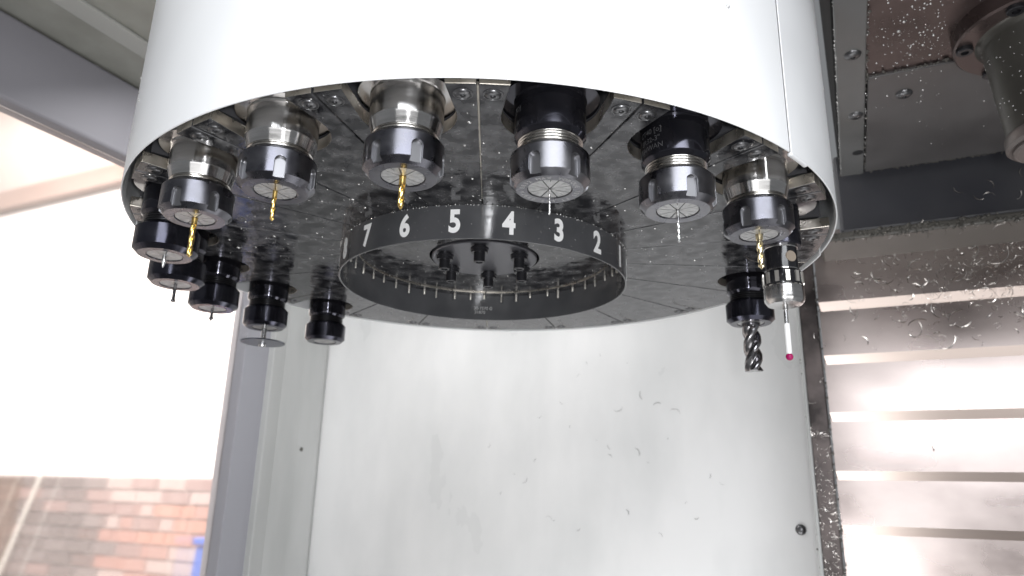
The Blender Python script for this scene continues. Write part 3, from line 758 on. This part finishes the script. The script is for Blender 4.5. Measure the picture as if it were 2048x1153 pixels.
for k in range(150):
    w = rng.uniform(640, 1130); u = rng.choice([29, 62.3])+rng.uniform(-.6, .6); pts.append((Vector(mpos(u, w, HZ-3.6 if u < 40 else HZ-2)), (0, 0, -1), rng.uniform(0.4, 1.2), 1.3))
for k in range(120):
    a = rng.uniform(-1.2, 2.0); h = rng.uniform(0, 130); r_ = 54-5.6*h/100.0
    uu, ww = 226-(r_+0.3)*math.cos(a), 816-(r_+0.3)*math.sin(a); P = Vector(mpos(uu, ww, HZ-24-h*0.75))
    q0 = Vector(mpos(226, 816, P.z)); pts.append((P, P-q0, rng.uniform(0.4, 1.1), 1.0))
droplets('coolant_spray', 'coolant droplets, sparkle put into their colour, sprayed over the spindle head underside', pts)
pts = []
for a, z in ((-55, 60), (-57, 72), (-62, 44), (-60, 95), (30, 90), (60, 30), (64, 120)):
    x, y, _ = pocket(a, RC1); pts.append(((x, y, z), (x, y, 0), rng.uniform(0.8, 1.6), 1.0))
droplets('cover_beads', 'few coolant beads on the white carousel cover', pts)

def grime(name, label, pts):
    o = droplets(name, label, pts); o.data.materials.clear(); o.data.materials.append(M['dirt']); o['category'] = 'grime'; return o
pts = []
for k in range(420):
    q = rng.random()
    if q < .45: u, w, z = rng.uniform(62, 300), 861+rng.gauss(0, 2.5), HZ-1
    elif q < .7: u, w, z = 62+rng.gauss(0, 1.0), rng.uniform(640, 1140), HZ-2.5
    else: u, w, z = rng.uniform(25, 300), 1144+rng.gauss(0, 2), HZ-2
    pts.append((Vector(mpos(u, w, z)), (0, 0, -1), rng.uniform(0.6, 2.0), rng.uniform(0.8, 2.2)))
for k in range(260):
    pts.append((Vector(mpos(rng.uniform(-5, 300), 1150+rng.gauss(0, 1), 158+rng.uniform(-2, 13))), (-.47, -.88, 0), rng.uniform(0.6, 2.4), rng.uniform(0.8, 2.2)))
for k in range(220):
    pts.append((Vector(mpos(rng.choice([-57, -26])+rng.gauss(0, 1.5), WC+17, rng.uniform(-420, 170))), (-.47, -.88, 0), rng.uniform(0.6, 2.0), rng.uniform(0.8, 2.0)))
grime('oily_grime', 'dark oily grime along the joints of the spindle head', pts)

# fine swarf: curls too small to pick apart, joined
v, f = [], []
src = [([tuple(x.co) for x in c_.vertices], [tuple(p.vertices) for p in c_.polygons]) for c_ in CHIPS]
cnt = 0
while cnt < 620:
    u, z = rng.uniform(0, 310), rng.gauss(120, 50)
    if not (-10 < z < 188) or rng.random() > 0.1+0.9*min(1, max(0, (u-20)/160)): continue
    cnt += 1
    vv, ff = src[rng.randrange(8)]; sc = rng.uniform(0.18, 0.6)
    rot = Matrix.Rotation(-MA, 3, 'Z') @ Matrix.Rotation(R_(90), 3, 'X') @ Matrix.Rotation(rng.uniform(0, 6.28), 3, 'Z') @ Matrix.Rotation(rng.uniform(-.4, .4), 3, 'X')
    P = Vector(mpos(u, face_w(z)-0.3, z)); n0 = len(v)
    v += [tuple(P+(rot @ Vector(q))*1000*sc) for q in vv]; f += [tuple(n0+i for i in q) for q in ff]
for k in range(300):
    z = -420+300*rng.random()**1.5; u = rng.uniform(-56, -26); vv, ff = src[rng.randrange(8)]; sc = rng.uniform(0.15, 0.65)
    rot = Matrix.Rotation(-MA, 3, 'Z') @ Matrix.Rotation(R_(90), 3, 'X') @ Matrix.Rotation(rng.uniform(0, 6.28), 3, 'Z') @ Matrix.Rotation(rng.uniform(-.4, .4), 3, 'X')
    P = Vector(mpos(u, WC+17.4, z)); n0 = len(v)
    v += [tuple(P+(rot @ Vector(q))*1000*sc) for q in vv]; f += [tuple(n0+i for i in q) for q in ff]
tag(link('fine_swarf', mesh('fine_swarf', v, f, 'chip', 60)), 'fine glittering swarf scattered over the way cover and strip', 'swarf', None, 'stuff')
